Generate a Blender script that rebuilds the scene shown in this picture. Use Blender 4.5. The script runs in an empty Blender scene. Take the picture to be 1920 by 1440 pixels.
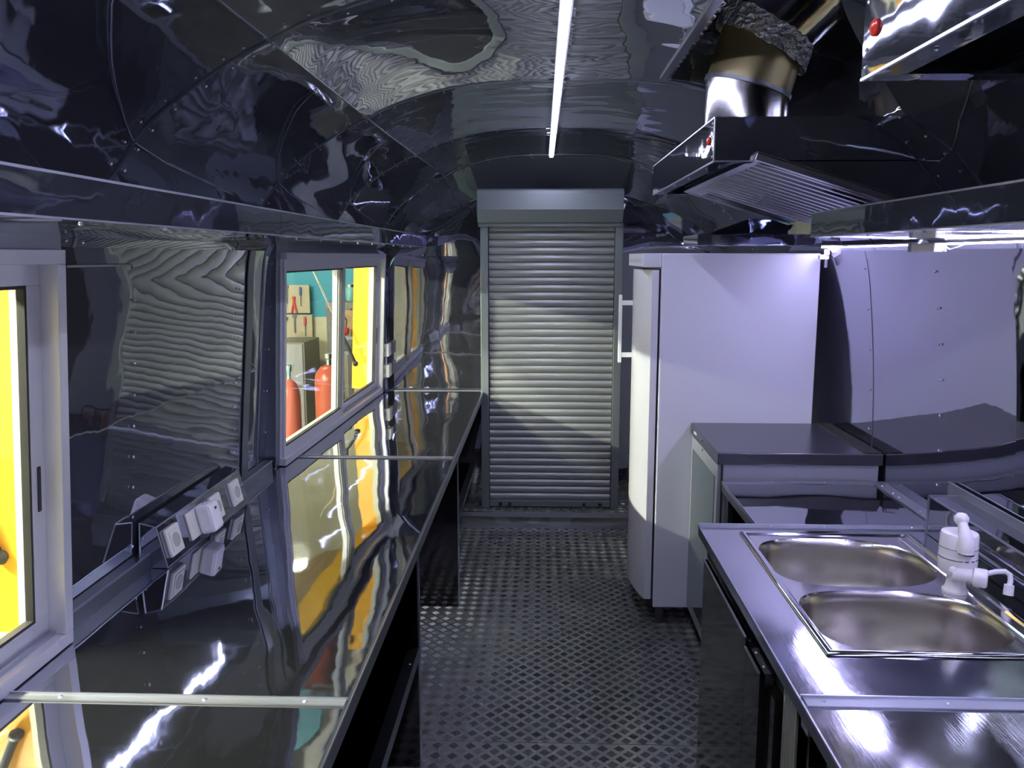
import bpy, math, random
from mathutils import Vector, Matrix
random.seed(7)
S = bpy.context.scene
COL = S.collection
PI = math.pi

# ------------------------------------------------------------------ camera
cam_d = bpy.data.cameras.new('camera'); cam = bpy.data.objects.new('camera', cam_d); COL.objects.link(cam)
cam_d.sensor_width = 36; cam_d.lens = 1553 / 1920 * 36; cam_d.clip_start = .02; cam_d.clip_end = 60
cam.location = (0, 0, 1.75)
cam.rotation_euler = (math.radians(90 - 8.785), 0, math.radians(2.0045))
S.camera = cam

# ------------------------------------------------------------------ world, exposure
w = bpy.data.worlds.new('world'); S.world = w; w.use_nodes = True
w.node_tree.nodes['Background'].inputs[0].default_value = (.62, .66, .72, 1)
w.node_tree.nodes['Background'].inputs[1].default_value = .05
S.view_settings.view_transform = 'Standard'; S.view_settings.look = 'None'
S.view_settings.gamma = 1; S.view_settings.use_curve_mapping = False
S.view_settings.exposure = 0.0
LED_CEIL, LED_WALL, TUBE = 75.0, 95.0, 150.0          # lamp strengths

# ------------------------------------------------------------------ materials
def nt(m): m.use_nodes = True; return m.node_tree
def mat(name, col, metal=0, rough=.5, bump=None, emit=None, coat=0, colvar=0, aniso=0, spec=None):
    m = bpy.data.materials.new(name); t = nt(m); b = t.nodes['Principled BSDF']
    b.inputs['Base Color'].default_value = (*col, 1); b.inputs['Metallic'].default_value = metal
    b.inputs['Roughness'].default_value = rough
    if coat: b.inputs['Coat Weight'].default_value = coat; b.inputs['Coat Roughness'].default_value = .05
    if spec is not None: b.inputs['Specular IOR Level'].default_value = spec
    if emit: b.inputs['Emission Color'].default_value = (*emit[0], 1); b.inputs['Emission Strength'].default_value = emit[1]
    if bump or colvar:
        g = t.nodes.new('ShaderNodeNewGeometry')
    if bump:
        last = None
        for (sc, dist, stretch) in bump:
            mp = t.nodes.new('ShaderNodeMapping'); mp.inputs['Scale'].default_value = stretch
            n = t.nodes.new('ShaderNodeTexNoise'); n.inputs['Scale'].default_value = sc; n.inputs['Detail'].default_value = 1.5
            bp = t.nodes.new('ShaderNodeBump'); bp.inputs['Strength'].default_value = 1; bp.inputs['Distance'].default_value = dist
            t.links.new(g.outputs['Position'], mp.inputs[0]); t.links.new(mp.outputs[0], n.inputs['Vector'])
            t.links.new(n.outputs[0], bp.inputs['Height'])
            if last: t.links.new(last.outputs[0], bp.inputs['Normal'])
            last = bp
        t.links.new(last.outputs[0], b.inputs['Normal'])
    if colvar:
        n = t.nodes.new('ShaderNodeTexNoise'); n.inputs['Scale'].default_value = colvar[0]; n.inputs['Detail'].default_value = 5
        r = t.nodes.new('ShaderNodeMapRange'); r.inputs['To Min'].default_value = max(0, rough - colvar[1]); r.inputs['To Max'].default_value = rough + colvar[1]
        t.links.new(g.outputs['Position'], n.inputs['Vector']); t.links.new(n.outputs[0], r.inputs[0]); t.links.new(r.outputs[0], b.inputs['Roughness'])
    return m
ONE = (1, 1, 1)
M = {}
M['mirror'] = mat('mirror_sheet', (.42, .43, .50), .95, .022, [(2.2, .0035, ONE), (9, .0004, ONE)], colvar=(9, .010))
M['wallr'] = mat('right_mirror_sheet', (.50, .50, .57), 1, .022, [(2.2, .0035, ONE), (9, .0004, ONE)], colvar=(9, .010))
M['roof'] = mat('roof_sheet', (.52, .53, .58), .93, .022, [(2.6, .0045, (1, 1.8, 1)), (9, .0004, ONE)], colvar=(9, .010))
M['top'] = mat('counter_sheet', (.42, .43, .48), .985, .03, [(2.0, .0035, ONE), (8, .0003, ONE)], colvar=(7, .02))
M['steel'] = mat('steel_worktop', (.52, .53, .58), 1, .105, [(3, .004, ONE), (260, .00006, (1, .05, 1))], colvar=(12, .04))
M['satin'] = mat('satin_sink_steel', (.56, .54, .51), 1, .24, [(300, .00005, (1, .1, 1))])
M['sinkrim'] = mat('sink_rim_steel', (.62, .61, .64), 1, .14, [(5, .002, ONE)])
M['edge'] = mat('bright_sheet_edge', (.62, .64, .74), 1, .28)
M['strip'] = mat('joint_strip_metal', (.34, .36, .41), .8, .36, [(40, .0004, ONE)])
M['flange'] = mat('grey_flange_metal', (.26, .28, .33), 1, .3, [(6, .002, ONE)])
M['alu'] = mat('window_aluminium', (.60, .60, .68), .6, .36)
M['shutter'] = mat('shutter_paint_metal', (.29, .30, .31), .5, .38, [(40, .0003, ONE)])
M['shutterd'] = mat('shutter_rail_paint', (.22, .245, .27), .6, .36)
M['floor'] = mat('floor_plate', (.23, .235, .235), .55, .27, [(60, .0006, ONE)], colvar=(5, .08))
M['tread'] = mat('tread_plate', (.36, .37, .38), .85, .27, [(90, .0004, ONE)], colvar=(6, .08))
M['white'] = mat('white_enamel', (.66, .66, .78), 0, .28, [(3, .0015, ONE)])
M['door'] = mat('white_gloss_door', (.64, .64, .73), 0, .14, [(4, .002, ONE)])
M['plastic'] = mat('white_plastic', (.82, .80, .84), 0, .25)
M['plastic2'] = mat('cream_socket_plastic', (.66, .65, .60), 0, .3)
M['sockethole'] = mat('socket_recess_plastic', (.38, .37, .34), 0, .4)
M['chrome'] = mat('chrome', (.8, .8, .85), 1, .08)
M['black'] = mat('black_laminate', (.035, .036, .048), 0, .24, [(500, .0001, ONE)])
M['rubber'] = mat('black_rubber', (.012, .012, .014), 0, .6)
M['grey'] = mat('grey_cabinet_paint', (.30, .31, .36), .1, .35)
M['glassdoor'] = mat('dark_green_glass_door', (.12, .16, .16), .5, .08)
M['darkmirror'] = mat('smoked_cabinet_mirror', (.13, .125, .125), 1, .09, [(4, .0015, ONE)])
M['ribalu'] = mat('ribbed_aluminium', (.62, .62, .54), .8, .35)
M['hood'] = mat('hood_sheet', (.40, .42, .52), .96, .035, [(5, .003, ONE), (12, .0005, ONE)])
M['baffle'] = mat('baffle_aluminium', (.52, .52, .58), 1, .27, [(30, .001, ONE)])
M['duct'] = mat('duct_metal', (.34, .33, .35), 1, .16, [(5, .004, ONE)])
M['ductyellow'] = mat('yellowish_duct_metal', (.62, .52, .30), 1, .34, [(5, .003, ONE)])  # yellower and lighter metal tone for the first elbow piece
M['foil'] = mat('crumpled_foil_tape', (.72, .73, .78), .9, .4, [(70, .012, ONE)])
M['led'] = mat('led_ceiling', (1, 1, 1), 0, .5, emit=((.74, .76, 1.0), LED_CEIL))
M['ledw'] = mat('led_wall', (1, 1, 1), 0, .5, emit=((.64, .60, 1.0), LED_WALL))
M['tube'] = mat('fluorescent_tube', (1, 1, 1), 0, .5, emit=((1.0, .97, .74), TUBE))
M['tube1'] = mat('fluorescent_tube_near', (1, 1, 1), 0, .5, emit=((1.0, .97, .74), TUBE*9))
M['tube2'] = mat('fluorescent_tube_mid', (1, 1, 1), 0, .5, emit=((1.0, .98, .78), TUBE*8.5))
M['lens'] = mat('red_indicator_lens', (.5, .03, .02), 0, .2)
M['orange'] = mat('orange_yellow_paint', (.90, .42, .02), 0, .4)
M['cream'] = mat('cream_paint', (.55, .54, .42), 0, .6)
M['cyan'] = mat('cyan_wall_paint', (.02, .27, .42), 0, .5)
M['concrete'] = mat('concrete', (.30, .29, .26), 0, .8, [(8, .01, ONE)])
M['peg'] = mat('pegboard_cream', (.42, .38, .28), 0, .6)
M['red'] = mat('red_cylinder_paint', (.42, .085, .05), 0, .3)
M['redtool'] = mat('red_tool_plastic', (.55, .05, .04), 0, .4)
M['tool'] = mat('dark_tool_steel', (.10, .10, .11), .7, .4)
M['toolb'] = mat('blue_tool_plastic', (.05, .12, .4), 0, .4)
M['paper'] = mat('white_paper', (.8, .8, .76), 0, .7)
M['bench'] = mat('grey_bench_paint', (.16, .15, .14), .2, .5)
M['teal'] = mat('teal_tabletop', (.16, .42, .46), 0, .3)
M['card'] = mat('cardboard', (.55, .38, .22), 0, .8)
M['yellow'] = mat('yellow_label', (.75, .55, .05), 0, .5)
g = bpy.data.materials.new('window_glass'); t = nt(g); t.nodes.clear()
o_ = t.nodes.new('ShaderNodeOutputMaterial'); mx = t.nodes.new('ShaderNodeMixShader'); tr = t.nodes.new('ShaderNodeBsdfTransparent')
gl = t.nodes.new('ShaderNodeBsdfGlossy'); gl.inputs['Roughness'].default_value = .01; fr = t.nodes.new('ShaderNodeMath'); fr.operation = 'MULTIPLY_ADD'; lw_ = t.nodes.new('ShaderNodeLayerWeight'); lw_.inputs[0].default_value = .5
pw = t.nodes.new('ShaderNodeMath'); pw.operation = 'POWER'; pw.inputs[1].default_value = 4; t.links.new(lw_.outputs['Facing'], pw.inputs[0]); t.links.new(pw.outputs[0], fr.inputs[0]); fr.inputs[1].default_value = .5; fr.inputs[2].default_value = .035
tr.inputs[0].default_value = (.93, .96, .94, 1)
t.links.new(fr.outputs[0], mx.inputs[0]); t.links.new(tr.outputs[0], mx.inputs[1]); t.links.new(gl.outputs[0], mx.inputs[2]); t.links.new(mx.outputs[0], o_.inputs[0])
M['glass'] = g

# ------------------------------------------------------------------ helpers
ORG = {}                                             # root object -> its base point
def tag(o, label=None, cat=None, group=None, kind=None):
    if label: o['label'] = label
    if cat: o['category'] = cat
    if group: o['group'] = group
    if kind: o['kind'] = kind
    return o
def thing(name, label, cat, loc, group=None, kind=None):
    o = bpy.data.objects.new(name, None); COL.objects.link(o); o.location = loc; o.empty_display_size = .1
    ORG[o.name] = Vector(loc)
    return tag(o, label, cat, group, kind)
class MB:
    def __init__(s): s.v = []; s.f = []
    def add(s, vs, fs):
        n = len(s.v); s.v += [tuple(v) for v in vs]; s.f += [tuple(i + n for i in f) for f in fs]; return s
    def box(s, x0, x1, y0, y1, z0, z1):
        return s.add([(x0,y0,z0),(x1,y0,z0),(x1,y1,z0),(x0,y1,z0),(x0,y0,z1),(x1,y0,z1),(x1,y1,z1),(x0,y1,z1)],
                     [(0,3,2,1),(4,5,6,7),(0,1,5,4),(1,2,6,5),(2,3,7,6),(3,0,4,7)])
    def obox(s, c, ax, ay, az):                      # oriented box: centre and three half vectors
        c, ax, ay, az = map(Vector, (c, ax, ay, az)); vs = []
        for k in (-1, 1):
            for i, j in ((-1,-1),(1,-1),(1,1),(-1,1)): vs.append(c + ax*i + ay*j + az*k)
        return s.add(vs, [(0,3,2,1),(4,5,6,7),(0,1,5,4),(1,2,6,5),(2,3,7,6),(3,0,4,7)])
    def hexa(s, a, b):                               # two quads (4 points each) joined into a solid
        return s.add(list(a) + list(b), [(3,2,1,0),(4,5,6,7),(0,1,5,4),(1,2,6,5),(2,3,7,6),(3,0,4,7)])
    def prism(s, poly, a, b):                        # poly points (p,q); a,b map (p,q)->3D
        n = len(poly); vs = [a(*p) for p in poly] + [b(*p) for p in poly]
        return s.add(vs, [tuple(range(n-1,-1,-1)), tuple(range(n, 2*n))] + [(i,(i+1)%n,n+(i+1)%n,n+i) for i in range(n)])
    def tube(s, pts, r, seg=12, caps=True):
        pts = [Vector(p) for p in pts]; R = r if isinstance(r, (list, tuple)) else [r]*len(pts)
        rings = []; up = None
        for i, p in enumerate(pts):
            d = (pts[min(i+1, len(pts)-1)] - pts[max(i-1, 0)]).normalized()
            if up is None: up = Vector((0,0,1)) if abs(d.z) < .9 else Vector((1,0,0))
            a = d.cross(up).normalized(); b = a.cross(d).normalized(); up = b
            rings.append([p + a*math.cos(q)*R[i] + b*math.sin(q)*R[i] for q in [2*PI*k/seg for k in range(seg)]])
        fs = []
        for i in range(len(pts)-1):
            for k in range(seg): fs.append((i*seg+k, i*seg+(k+1)%seg, (i+1)*seg+(k+1)%seg, (i+1)*seg+k))
        if caps: fs += [tuple(range(seg-1,-1,-1)), tuple((len(pts)-1)*seg+k for k in range(seg))]
        return s.add([v for r_ in rings for v in r_], fs)
    def lathe(s, c, prof, seg=24, axis=(0,0,1)):     # prof = (radius, height) along the axis
        ax = Vector(axis).normalized(); u = ax.orthogonal().normalized(); v = ax.cross(u); c = Vector(c); vs = []
        for r, h in prof:
            for k in range(seg): q = 2*PI*k/seg; vs.append(c + ax*h + (u*math.cos(q) + v*math.sin(q))*max(r, 1e-5))
        n = len(prof); fs = [(i*seg+k, i*seg+(k+1)%seg, (i+1)*seg+(k+1)%seg, (i+1)*seg+k) for i in range(n-1) for k in range(seg)]
        if prof[0][0] > 1e-4: fs.append(tuple(range(seg-1,-1,-1)))
        if prof[-1][0] > 1e-4: fs.append(tuple((n-1)*seg+k for k in range(seg)))
        return s.add(vs, fs)
    def grid(s, fn, n, m):
        vs = [fn(i/n, j/m) for i in range(n+1) for j in range(m+1)]
        return s.add(vs, [(i*(m+1)+j, (i+1)*(m+1)+j, (i+1)*(m+1)+j+1, i*(m+1)+j+1) for i in range(n) for j in range(m)])
    def dome(s, c, n, r, seg=6):
        n = Vector(n).normalized(); u = n.orthogonal().normalized(); v = n.cross(u); c = Vector(c)
        vs = [c + (u*math.cos(2*PI*k/seg) + v*math.sin(2*PI*k/seg))*r for k in range(seg)] + \
             [c + (u*math.cos(2*PI*k/seg) + v*math.sin(2*PI*k/seg))*r*.6 + n*r*.45 for k in range(seg)] + [c + n*r*.6]
        fs = [(k,(k+1)%seg,seg+(k+1)%seg,seg+k) for k in range(seg)] + [(seg+k, seg+(k+1)%seg, 2*seg) for k in range(seg)]
        return s.add(vs, fs)
    def build(s, name, m, parent=None, smooth=False, bevel=0, solid=0, kind=None, fix=True):
        root = parent
        while root is not None and root.parent is not None: root = root.parent
        o0 = ORG.get(root.name, Vector((0,0,0))) if root is not None else Vector((0,0,0))
        me = bpy.data.meshes.new(name); me.from_pydata([tuple(Vector(v) - o0) for v in s.v], [], s.f); me.validate(); me.update()
        if fix:
            import bmesh
            bm = bmesh.new(); bm.from_mesh(me); bmesh.ops.recalc_face_normals(bm, faces=bm.faces); bm.to_mesh(me); bm.free()
        me.materials.append(M[m] if isinstance(m, str) else m)
        if smooth:
            for p in me.polygons: p.use_smooth = True
            try: me.set_sharp_from_angle(angle=math.radians(smooth if smooth is not True else 40))
            except Exception: pass
        ob = bpy.data.objects.new(name, me); COL.objects.link(ob)
        if parent is not None: ob.parent = parent
        else: ORG[ob.name] = Vector((0,0,0))
        if bevel:
            b = ob.modifiers.new('bevel', 'BEVEL'); b.width = bevel; b.segments = 2; b.limit_method = 'ANGLE'; b.angle_limit = math.radians(50)
        if solid:
            b = ob.modifiers.new('solid', 'SOLIDIFY'); b.thickness = solid; b.offset = 0
            if smooth: es = ob.modifiers.new('split', 'EDGE_SPLIT'); es.split_angle = math.radians(45)
        if kind: ob['kind'] = kind
        return ob
def share(src, name, loc, parent, rot=None):         # another object on the same mesh
    o = src.copy(); o.name = name; COL.objects.link(o); o.parent = parent; o.location = loc
    if rot: o.rotation_euler = rot
    return o
def copy_tree(o, parent=None):
    c = o.copy(); COL.objects.link(c); c.parent = parent
    for ch in [x for x in o.children]: copy_tree(ch, c)
    return c
def box(name, m, parent, *b, bevel=0, kind=None): return MB().box(*b).build(name, m, parent, bevel=bevel, kind=kind)

# ------------------------------------------------------------------ shell cross-section
LP = [(.08,2.33),(-.25,2.315),(-.47,2.262),(-.59,2.21),(-.70,2.155),(-.855,2.05),(-.94,1.95),(-1.015,1.84),(-1.064,1.75),(-1.087,1.5),(-1.113,1.2),(-1.137,.88),(-1.15,.5),(-1.15,0)]
RP = [(.08,2.33),(.41,2.315),(.63,2.262),(.75,2.21),(.86,2.16),(1.015,2.06),(1.12,1.96),(1.20,1.86),(1.262,1.75),(1.30,1.5),(1.325,1.2),(1.335,.88),(1.34,.5),(1.34,0)]
def resample(P, n=400):
    out = []
    for i in range(len(P)-1):
        p0 = P[i-1] if i else (2*P[0][0]-P[1][0], P[1][1]); p1, p2 = P[i], P[i+1]; p3 = P[i+2] if i+2 < len(P) else P[-1]
        for k in range(30):
            t_ = k/30
            out.append(tuple(.5*((2*p1[a]) + (-p0[a]+p2[a])*t_ + (2*p0[a]-5*p1[a]+4*p2[a]-p3[a])*t_*t_ + (-p0[a]+3*p1[a]-3*p2[a]+p3[a])*t_**3) for a in (0,1)))
    out.append(P[-1]); return out
CURVE = {'L': resample(LP), 'R': resample(RP)}
YE, YW = 4.94, 5.36
def prof(side, s):                                   # s in 0..1 from crown to floor
    c = CURVE[side]; f = s*(len(c)-1); i = min(int(f), len(c)-2); f -= i
    return (c[i][0]*(1-f) + c[i+1][0]*f, c[i][1]*(1-f) + c[i+1][1]*f)
def s_at(side, z=None, x=None):
    c = CURVE[side]
    for i, p in enumerate(c):
        q = c[max(0, i-1)]
        if z is not None and p[1] <= z: return max(0, i - (z-p[1])/max(1e-6, q[1]-p[1]))/(len(c)-1)
        if x is not None and abs(p[0]-.08) >= abs(x-.08): return max(0, i - (abs(p[0]-.08)-abs(x-.08))/max(1e-6, abs(p[0]-.08)-abs(q[0]-.08)))/(len(c)-1)
    return 1
def warp(x, y, z):
    if x < .08 and y > 3.3: x += .045*min(1, (y-3.3)/2)*min(1, (.08-x))
    if y > YE:
        k = (y-YE)/(YW-YE); h = max(0, z-.9)/1.43
        z -= .17*k*h*h*(.6+.4*k); x = .08 + (x-.08)*(1 - .07*k*k*h)
    return Vector((x, y, z))
def P3(side, s, y): p = prof(side, s); return warp(p[0], y, p[1])
def N3(side, s, y):
    a = P3(side, max(0, s-.004), y); b = P3(side, min(1, s+.004), y); c = P3(side, s, y-.01); d = P3(side, s, y+.01)
    n = (b-a).cross(d-c).normalized(); mid = Vector((.08, y, 1.3)) - P3(side, s, y)
    return n if n.dot(mid) > 0 else -n
def panel(parent, side, y0, y1, s0, s1, m='mirror', name='panel', pil=.006, inset=.0):
    def fn(u, v):
        s = s0 + (s1-s0)*v; y = y0 + (y1-y0)*u; return P3(side, s, y) + N3(side, s, y)*(inset - pil*math.sin(PI*u)*math.sin(PI*v))
    n = max(4, int((y1-y0)/.08)); k = max(3, int((s1-s0)*60))
    return MB().grid(fn, n, k).build(name, m, parent, smooth=True, solid=.002, fix=False)
def rib(parent, side, y, s0, s1, wd=.03, m='flange', name='seam_strip', h=.004):
    def fn(u, v):
        s = s0 + (s1-s0)*v; return P3(side, s, y + (u-.5)*wd) + N3(side, s, y)*h
    return MB().grid(fn, 1, max(3, int((s1-s0)*90))).build(name, m, parent, smooth=True, solid=.0035, fix=False)
def rivets(parent, pts, r=.0045, m='edge'):
    b = MB()
    for p, n in pts: b.dome(p, n, r)
    o = b.build('rivets', m, parent, smooth=True, kind='stuff', fix=False); return o

wl = thing('wall_left', None, None, (-1.14, 1.5, 0), kind='structure')
wr = thing('wall_right', None, None, (1.34, 1.5, 0), kind='structure')
ce = thing('ceiling', None, None, (.08, 1.5, 2.33), kind='structure')
sLc = s_at('L', x=-.59); sRc = s_at('R', x=.75)
sL1, sL2 = s_at('L', z=1.77), s_at('L', z=.875); sR1, sR2 = s_at('R', z=1.77), s_at('R', z=.875)
W1 = (.25, 1.76); W2 = (3.30, 5.24)
YB = -1.6; PT = .046
# left wall: panels above the windows, piers between, panels under the counter
rings = [YB, .2, 1.86, 2.88, 3.9, YE, YW]
for a, b in zip(rings, rings[1:]): panel(wl, 'L', a, b, sLc, sL1, pil=.012)
panel(wl, 'L', YB, W1[0], sL1, sL2); panel(wl, 'L', W1[1], 3.02, sL1, sL2, pil=.002); panel(wl, 'L', 3.02, W2[0], sL1, sL2, pil=.003)
panel(wl, 'L', W2[1], YW, sL1, sL2, pil=.001)
for a, b in ((YB, 1.0), (1.0, 2.6), (2.6, 3.93), (3.93, YW)): panel(wl, 'L', a, b, sL2, 1, pil=.002)
for y in (1.86, 2.88, 3.9, YE): rib(wl, 'L', y, sLc, sL1, .010, h=.002)
rib(wl, 'L', 3.035, sL1, sL2, .06, 'flange', h=.006); rib(wl, 'L', 3.19, sL1, sL2, .008, 'strip', h=.003)
rib(wl, 'L', 1.99, s_at('L', z=1.73), s_at('L', z=1.725), .3, 'flange')
# right wall
for a, b in ((YB, 1.2), (1.2, 1.45), (1.45, 2.25), (2.25, 2.8), (2.8, 3.2), (3.2, 4.2), (4.2, YE), (YE, YW)): panel(wr, 'R', a, b, s_at('R', x=.94) if 1.4 < a < 2.5 else sRc, sR1, pil=.010 if b-a > .7 else .002)
for a, b in ((YB, 1.0), (1.0, 2.3), (2.3, 3.30), (3.30, 4.5), (4.5, YW)):
    panel(wr, 'R', a, b, sR1, sR2, 'wallr', pil=.003); panel(wr, 'R', a, b, sR2, 1, 'wallr', pil=.002)
for y in (1.2, 2.25, 3.2, YE): rib(wr, 'R', y, s_at('R', x=.94), sR1, .010, h=.002)
rib(wr, 'R', 3.30, sR1, sR2, .002, 'flange', h=.001)
# roof: left and right of the crown, with an opening for the duct hatch
HX0, HX1, HY0, HY1 = .40, .94, 1.45, 2.80
sH0 = s_at('R', x=HX0); sH1 = s_at('R', x=HX1)
for a, b in zip(rings, rings[1:]):
    panel(ce, 'L', a, b, 0, sLc, 'roof', pil=PT if a == 1.86 else .008); panel(ce, 'R', a, b, 0, sH0, 'roof', pil=.008)
for a, b in ((YB, HY0), (HY1, 3.9), (3.9, YE), (YE, YW)): panel(ce, 'R', a, b, sH0, sRc, 'roof', pil=.008)
for y in (1.86, 2.88, 3.9, YE):
    rib(ce, 'L', y, 0, sLc, .014, 'flange', h=.002); rib(ce, 'R', y, 0, sH0, .014, 'flange', h=.002)
    if y > HY1: rib(ce, 'R', y, sH0, sRc, .014, 'flange', h=.002)
def long_seam(parent, side, s, y0, y1):
    def fn(u, v): y = y0 + (y1-y0)*u; return P3(side, s + (v-.5)*.0025, y) + N3(side, s, y)*.002
    MB().grid(fn, 30, 1).build('seam_strip', 'flange', parent, smooth=True, solid=.003, fix=False)
long_seam(ce, 'L', sLc, YB, YW); long_seam(ce, 'R', sRc, HY1, YW)
pts = []
for y in (1.86, 2.88, 3.9, YE):
    for dy in (-.035, .035):
        s = .0
        while s < sL1:
            if s > .03: pts.append((P3('L', s, y+dy) + N3('L', s, y+dy)*.003, N3('L', s, y+dy)))
            s += .032 + random.random()*.003
rivets(wl, [q for q in pts if q[0].x < -.58], .004); rivets(ce, [q for q in pts if q[0].x >= -.58], .0035)
pts = []
for y in (2.25, 3.2, YE):
    s = sH1
    while s < sR1: pts.append((P3('R', s, y+.04) + N3('R', s, y)*.003, N3('R', s, y))); s += .035
for y, z0, z1, dz in ((2.74, 1.70, .92, .118), (2.74, .7, .1, .12), (3.33, 1.7, .95, .16), (1.1, 1.7, .95, .12)):
    z = z0
    while z > z1: s = s_at('R', z=z); pts.append((P3('R', s, y) + N3('R', s, y)*.0035, N3('R', s, y))); z -= dz
rivets(wr, pts, .005)
pts = []
for y, dz in ((2.16, .085), (2.92, .085), (1.80, .16), (3.055, .17), (3.27, .17)):
    z = 1.72
    while z > .95: s = s_at('L', z=z); pts.append((P3('L', s, y) + N3('L', s, y)*.006, N3('L', s, y))); z -= dz
rivets(wl, pts, .0045)
# curved overlap edges of the cove sheets above the shelf
def cove_edge(parent, side, pts2, r=.0014):          # pts2 = (y, z) on the wall surface
    P = []
    for i in range(len(pts2)-1):
        for k in range(8):
            f = k/8; y = pts2[i][0]*(1-f) + pts2[i+1][0]*f; z = pts2[i][1]*(1-f) + pts2[i+1][1]*f
            s = s_at(side, z=z); P.append(P3(side, s, y) + N3(side, s, y)*.001)
    o = MB().tube(P, r, 6).build('sheet_edge', 'edge', parent, smooth=True); return o
for y0 in (1.86, 2.88, 3.9):
    cove_edge(wl, 'L', [(y0-.55, 2.20), (y0-.46, 2.155), (y0-.30, 2.10), (y0-.14, 2.05), (y0, 2.0), (y0+.2, 1.975), (y0+.8, 1.93)])
cove_edge(wr, 'R', [(1.75, 2.15), (1.9, 2.12), (2.1, 2.07), (2.25, 2.02), (2.5, 1.98), (2.95, 1.93)])

# end walls
def end_wall(parent, y, holes, name='panel', sgn=1):
    def outline(z):
        res = []
        for side in 'LR':
            best = None
            for i in range(401):
                p = P3(side, i/400, min(y, YW) if sgn > 0 else 1.0)
                if best is None or abs(p.z-z) < best[0]: best = (abs(p.z-z), p.x)
            res.append(best[1])
        return res
    zt = P3('L', 0, YW if sgn > 0 else 1).z
    for (za, zb, xa, xb, m) in holes:
        def fn(u, v):
            z = za + (zb-za)*v; z = min(z, zt-.002); L, R = outline(z)
            a = L if xa is None else xa; b = R if xb is None else xb
            return Vector((a + (b-a)*u, y - .004*math.sin(PI*u)*math.sin(PI*v)*sgn, z))
        MB().grid(fn, 12, 12).build(name, m, parent, smooth=True, solid=.004, fix=False)
wb = thing('wall_back', None, None, (.08, YW, 0), kind='structure')
end_wall(wb, YW, [(0, .9, None, -.36, 'mirror'), (.9, 1.75, None, -.36, 'mirror'), (1.75, 2.2, None, -.36, 'mirror'), (0, 1.0, .48, None, 'mirror'),
                  (1.0, 1.75, .48, None, 'mirror'), (1.75, 2.2, .48, None, 'mirror'), (2.05, 2.2, -.36, .48, 'mirror'), (0, 2.05, -.36, .48, 'shutterd')])
wf = thing('wall_front', None, None, (.08, YB, 0), kind='structure')
end_wall(wf, YB, [(0, 1.2, None, None, 'mirror'), (1.2, 2.33, None, None, 'mirror')], sgn=-1)

# ------------------------------------------------------------------ floor with tread pattern
fl = thing('floor', None, None, (.08, 1.5, 0), kind='structure')
box('floor_plate', 'floor', fl, -1.15, 1.35, YB, 2.78, -.03, 0); box('floor_plate', 'floor', fl, -1.15, 1.35, 2.783, 5.19, -.03, 0)
box('step_plate', 'floor', fl, -1.10, 1.30, 5.19, YW, -.03, .104); box('step_edge', 'edge', fl, -1.08, 1.30, 5.172, 5.189, .0, .032)
box('step_edge', 'edge', fl, -1.08, 1.30, 5.172, 5.189, .078, .108)
def treads(y0, y1, x0, x1, z):
    b = MB(); px, py = .0595, .063; j = 0; y = y0
    while y < y1:
        x = x0 + (px/2 if j % 2 else 0)
        while x < x1:
            c = Vector((x, y, z)); sg = 1 if j % 2 == 0 else -1
            a = Vector((.0098, .0104*sg, 0)); n = Vector((-.0104, .0098*sg, 0)); e = n.normalized()*.0017; up = Vector((0, 0, .0024))
            for k in (-.8, -.4, 0, .4, .8):          # five ribs per diamond
                m_ = c + n*k
                b.add([m_-a-e, m_+a-e, m_+a+e, m_-a+e, m_-a*.9+up, m_+a*.9+up], [(0,1,5,4),(1,2,5),(2,3,4,5),(3,0,4)] if sg > 0 else [(4,5,1,0),(5,2,1),(5,4,3,2),(4,0,3)])
            x += px
        y += py/2; j += 1
    return b
treads(1.9, 2.775, -1.05, 1.0, .0005).build('tread_pattern', 'tread', fl, kind='stuff', fix=False)
treads(2.80, 5.17, -1.05, .75, .0005).build('tread_pattern', 'tread', fl, kind='stuff', fix=False)
treads(5.225, 5.34, -.9, .9, .1045).build('tread_pattern', 'tread', fl, kind='stuff', fix=False)

# ------------------------------------------------------------------ rolling shutter door
dr = thing('door_1', 'grey aluminium rolling shutter closed at the far end of the aisle', None, (.06, 5.34, .107), kind='structure')
MB().prism([(5.358,1.93),(5.358,2.155),(5.16,2.155),(5.15,2.145),(5.15,2.03),(5.20,1.955),(5.24,1.95),(5.24,1.93)], lambda y,z:(-.395,y,z), lambda y,z:(.50,y,z)).build('shutter_housing', 'shutterd', dr, bevel=.003)
box('housing_seam', 'flange', dr, -.397, .502, 5.148, 5.152, 2.128, 2.132)
for x0, x1 in ((-.385, -.335), (.462, .512)):
    box('guide_rail', 'shutterd', dr, x0, x1, 5.275, 5.356, .107, 1.955, bevel=.003)
n = 38; z0, z1 = .155, 1.95; ph = (z1-z0)/n
b = MB(); pr = []
for k in range(9):
    f = k/8; pr.append((-.013*math.sin(PI*(f*.86+.07))**.7 - .002, f*ph*.90))
pr = pr + [(.004, ph*.97), (.004, 0)]
b.prism(pr, lambda y,z:(-.395,y,z), lambda y,z:(.395,y,z))
sl = b.build('slat', 'shutter', None, smooth=35); sl.parent = dr
base = ORG[dr.name]
for i in range(n):
    p = Vector((.064, 5.315, z0 + i*ph)) - base
    if i == 0: sl.location = p
    else: share(sl, 'slat', p, dr)
bb = box('bottom_bar', 'shutterd', dr, -.333, .461, 5.292, 5.325, .112, .155, bevel=.002)
for x in (-.20, .29):
    MB().lathe((x, 5.292, .128), [(.012,0),(.010,.008),(.0,.010)], 12, (0,-1,0)).build('stop_bolt', 'rubber', bb, smooth=True)
for x in (-.262, .395): MB().lathe((x, 5.293, .128), [(.014,0),(.012,.003)], 12, (0,-1,0)).build('slot_cover', 'rubber', bb, smooth=True)

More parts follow.
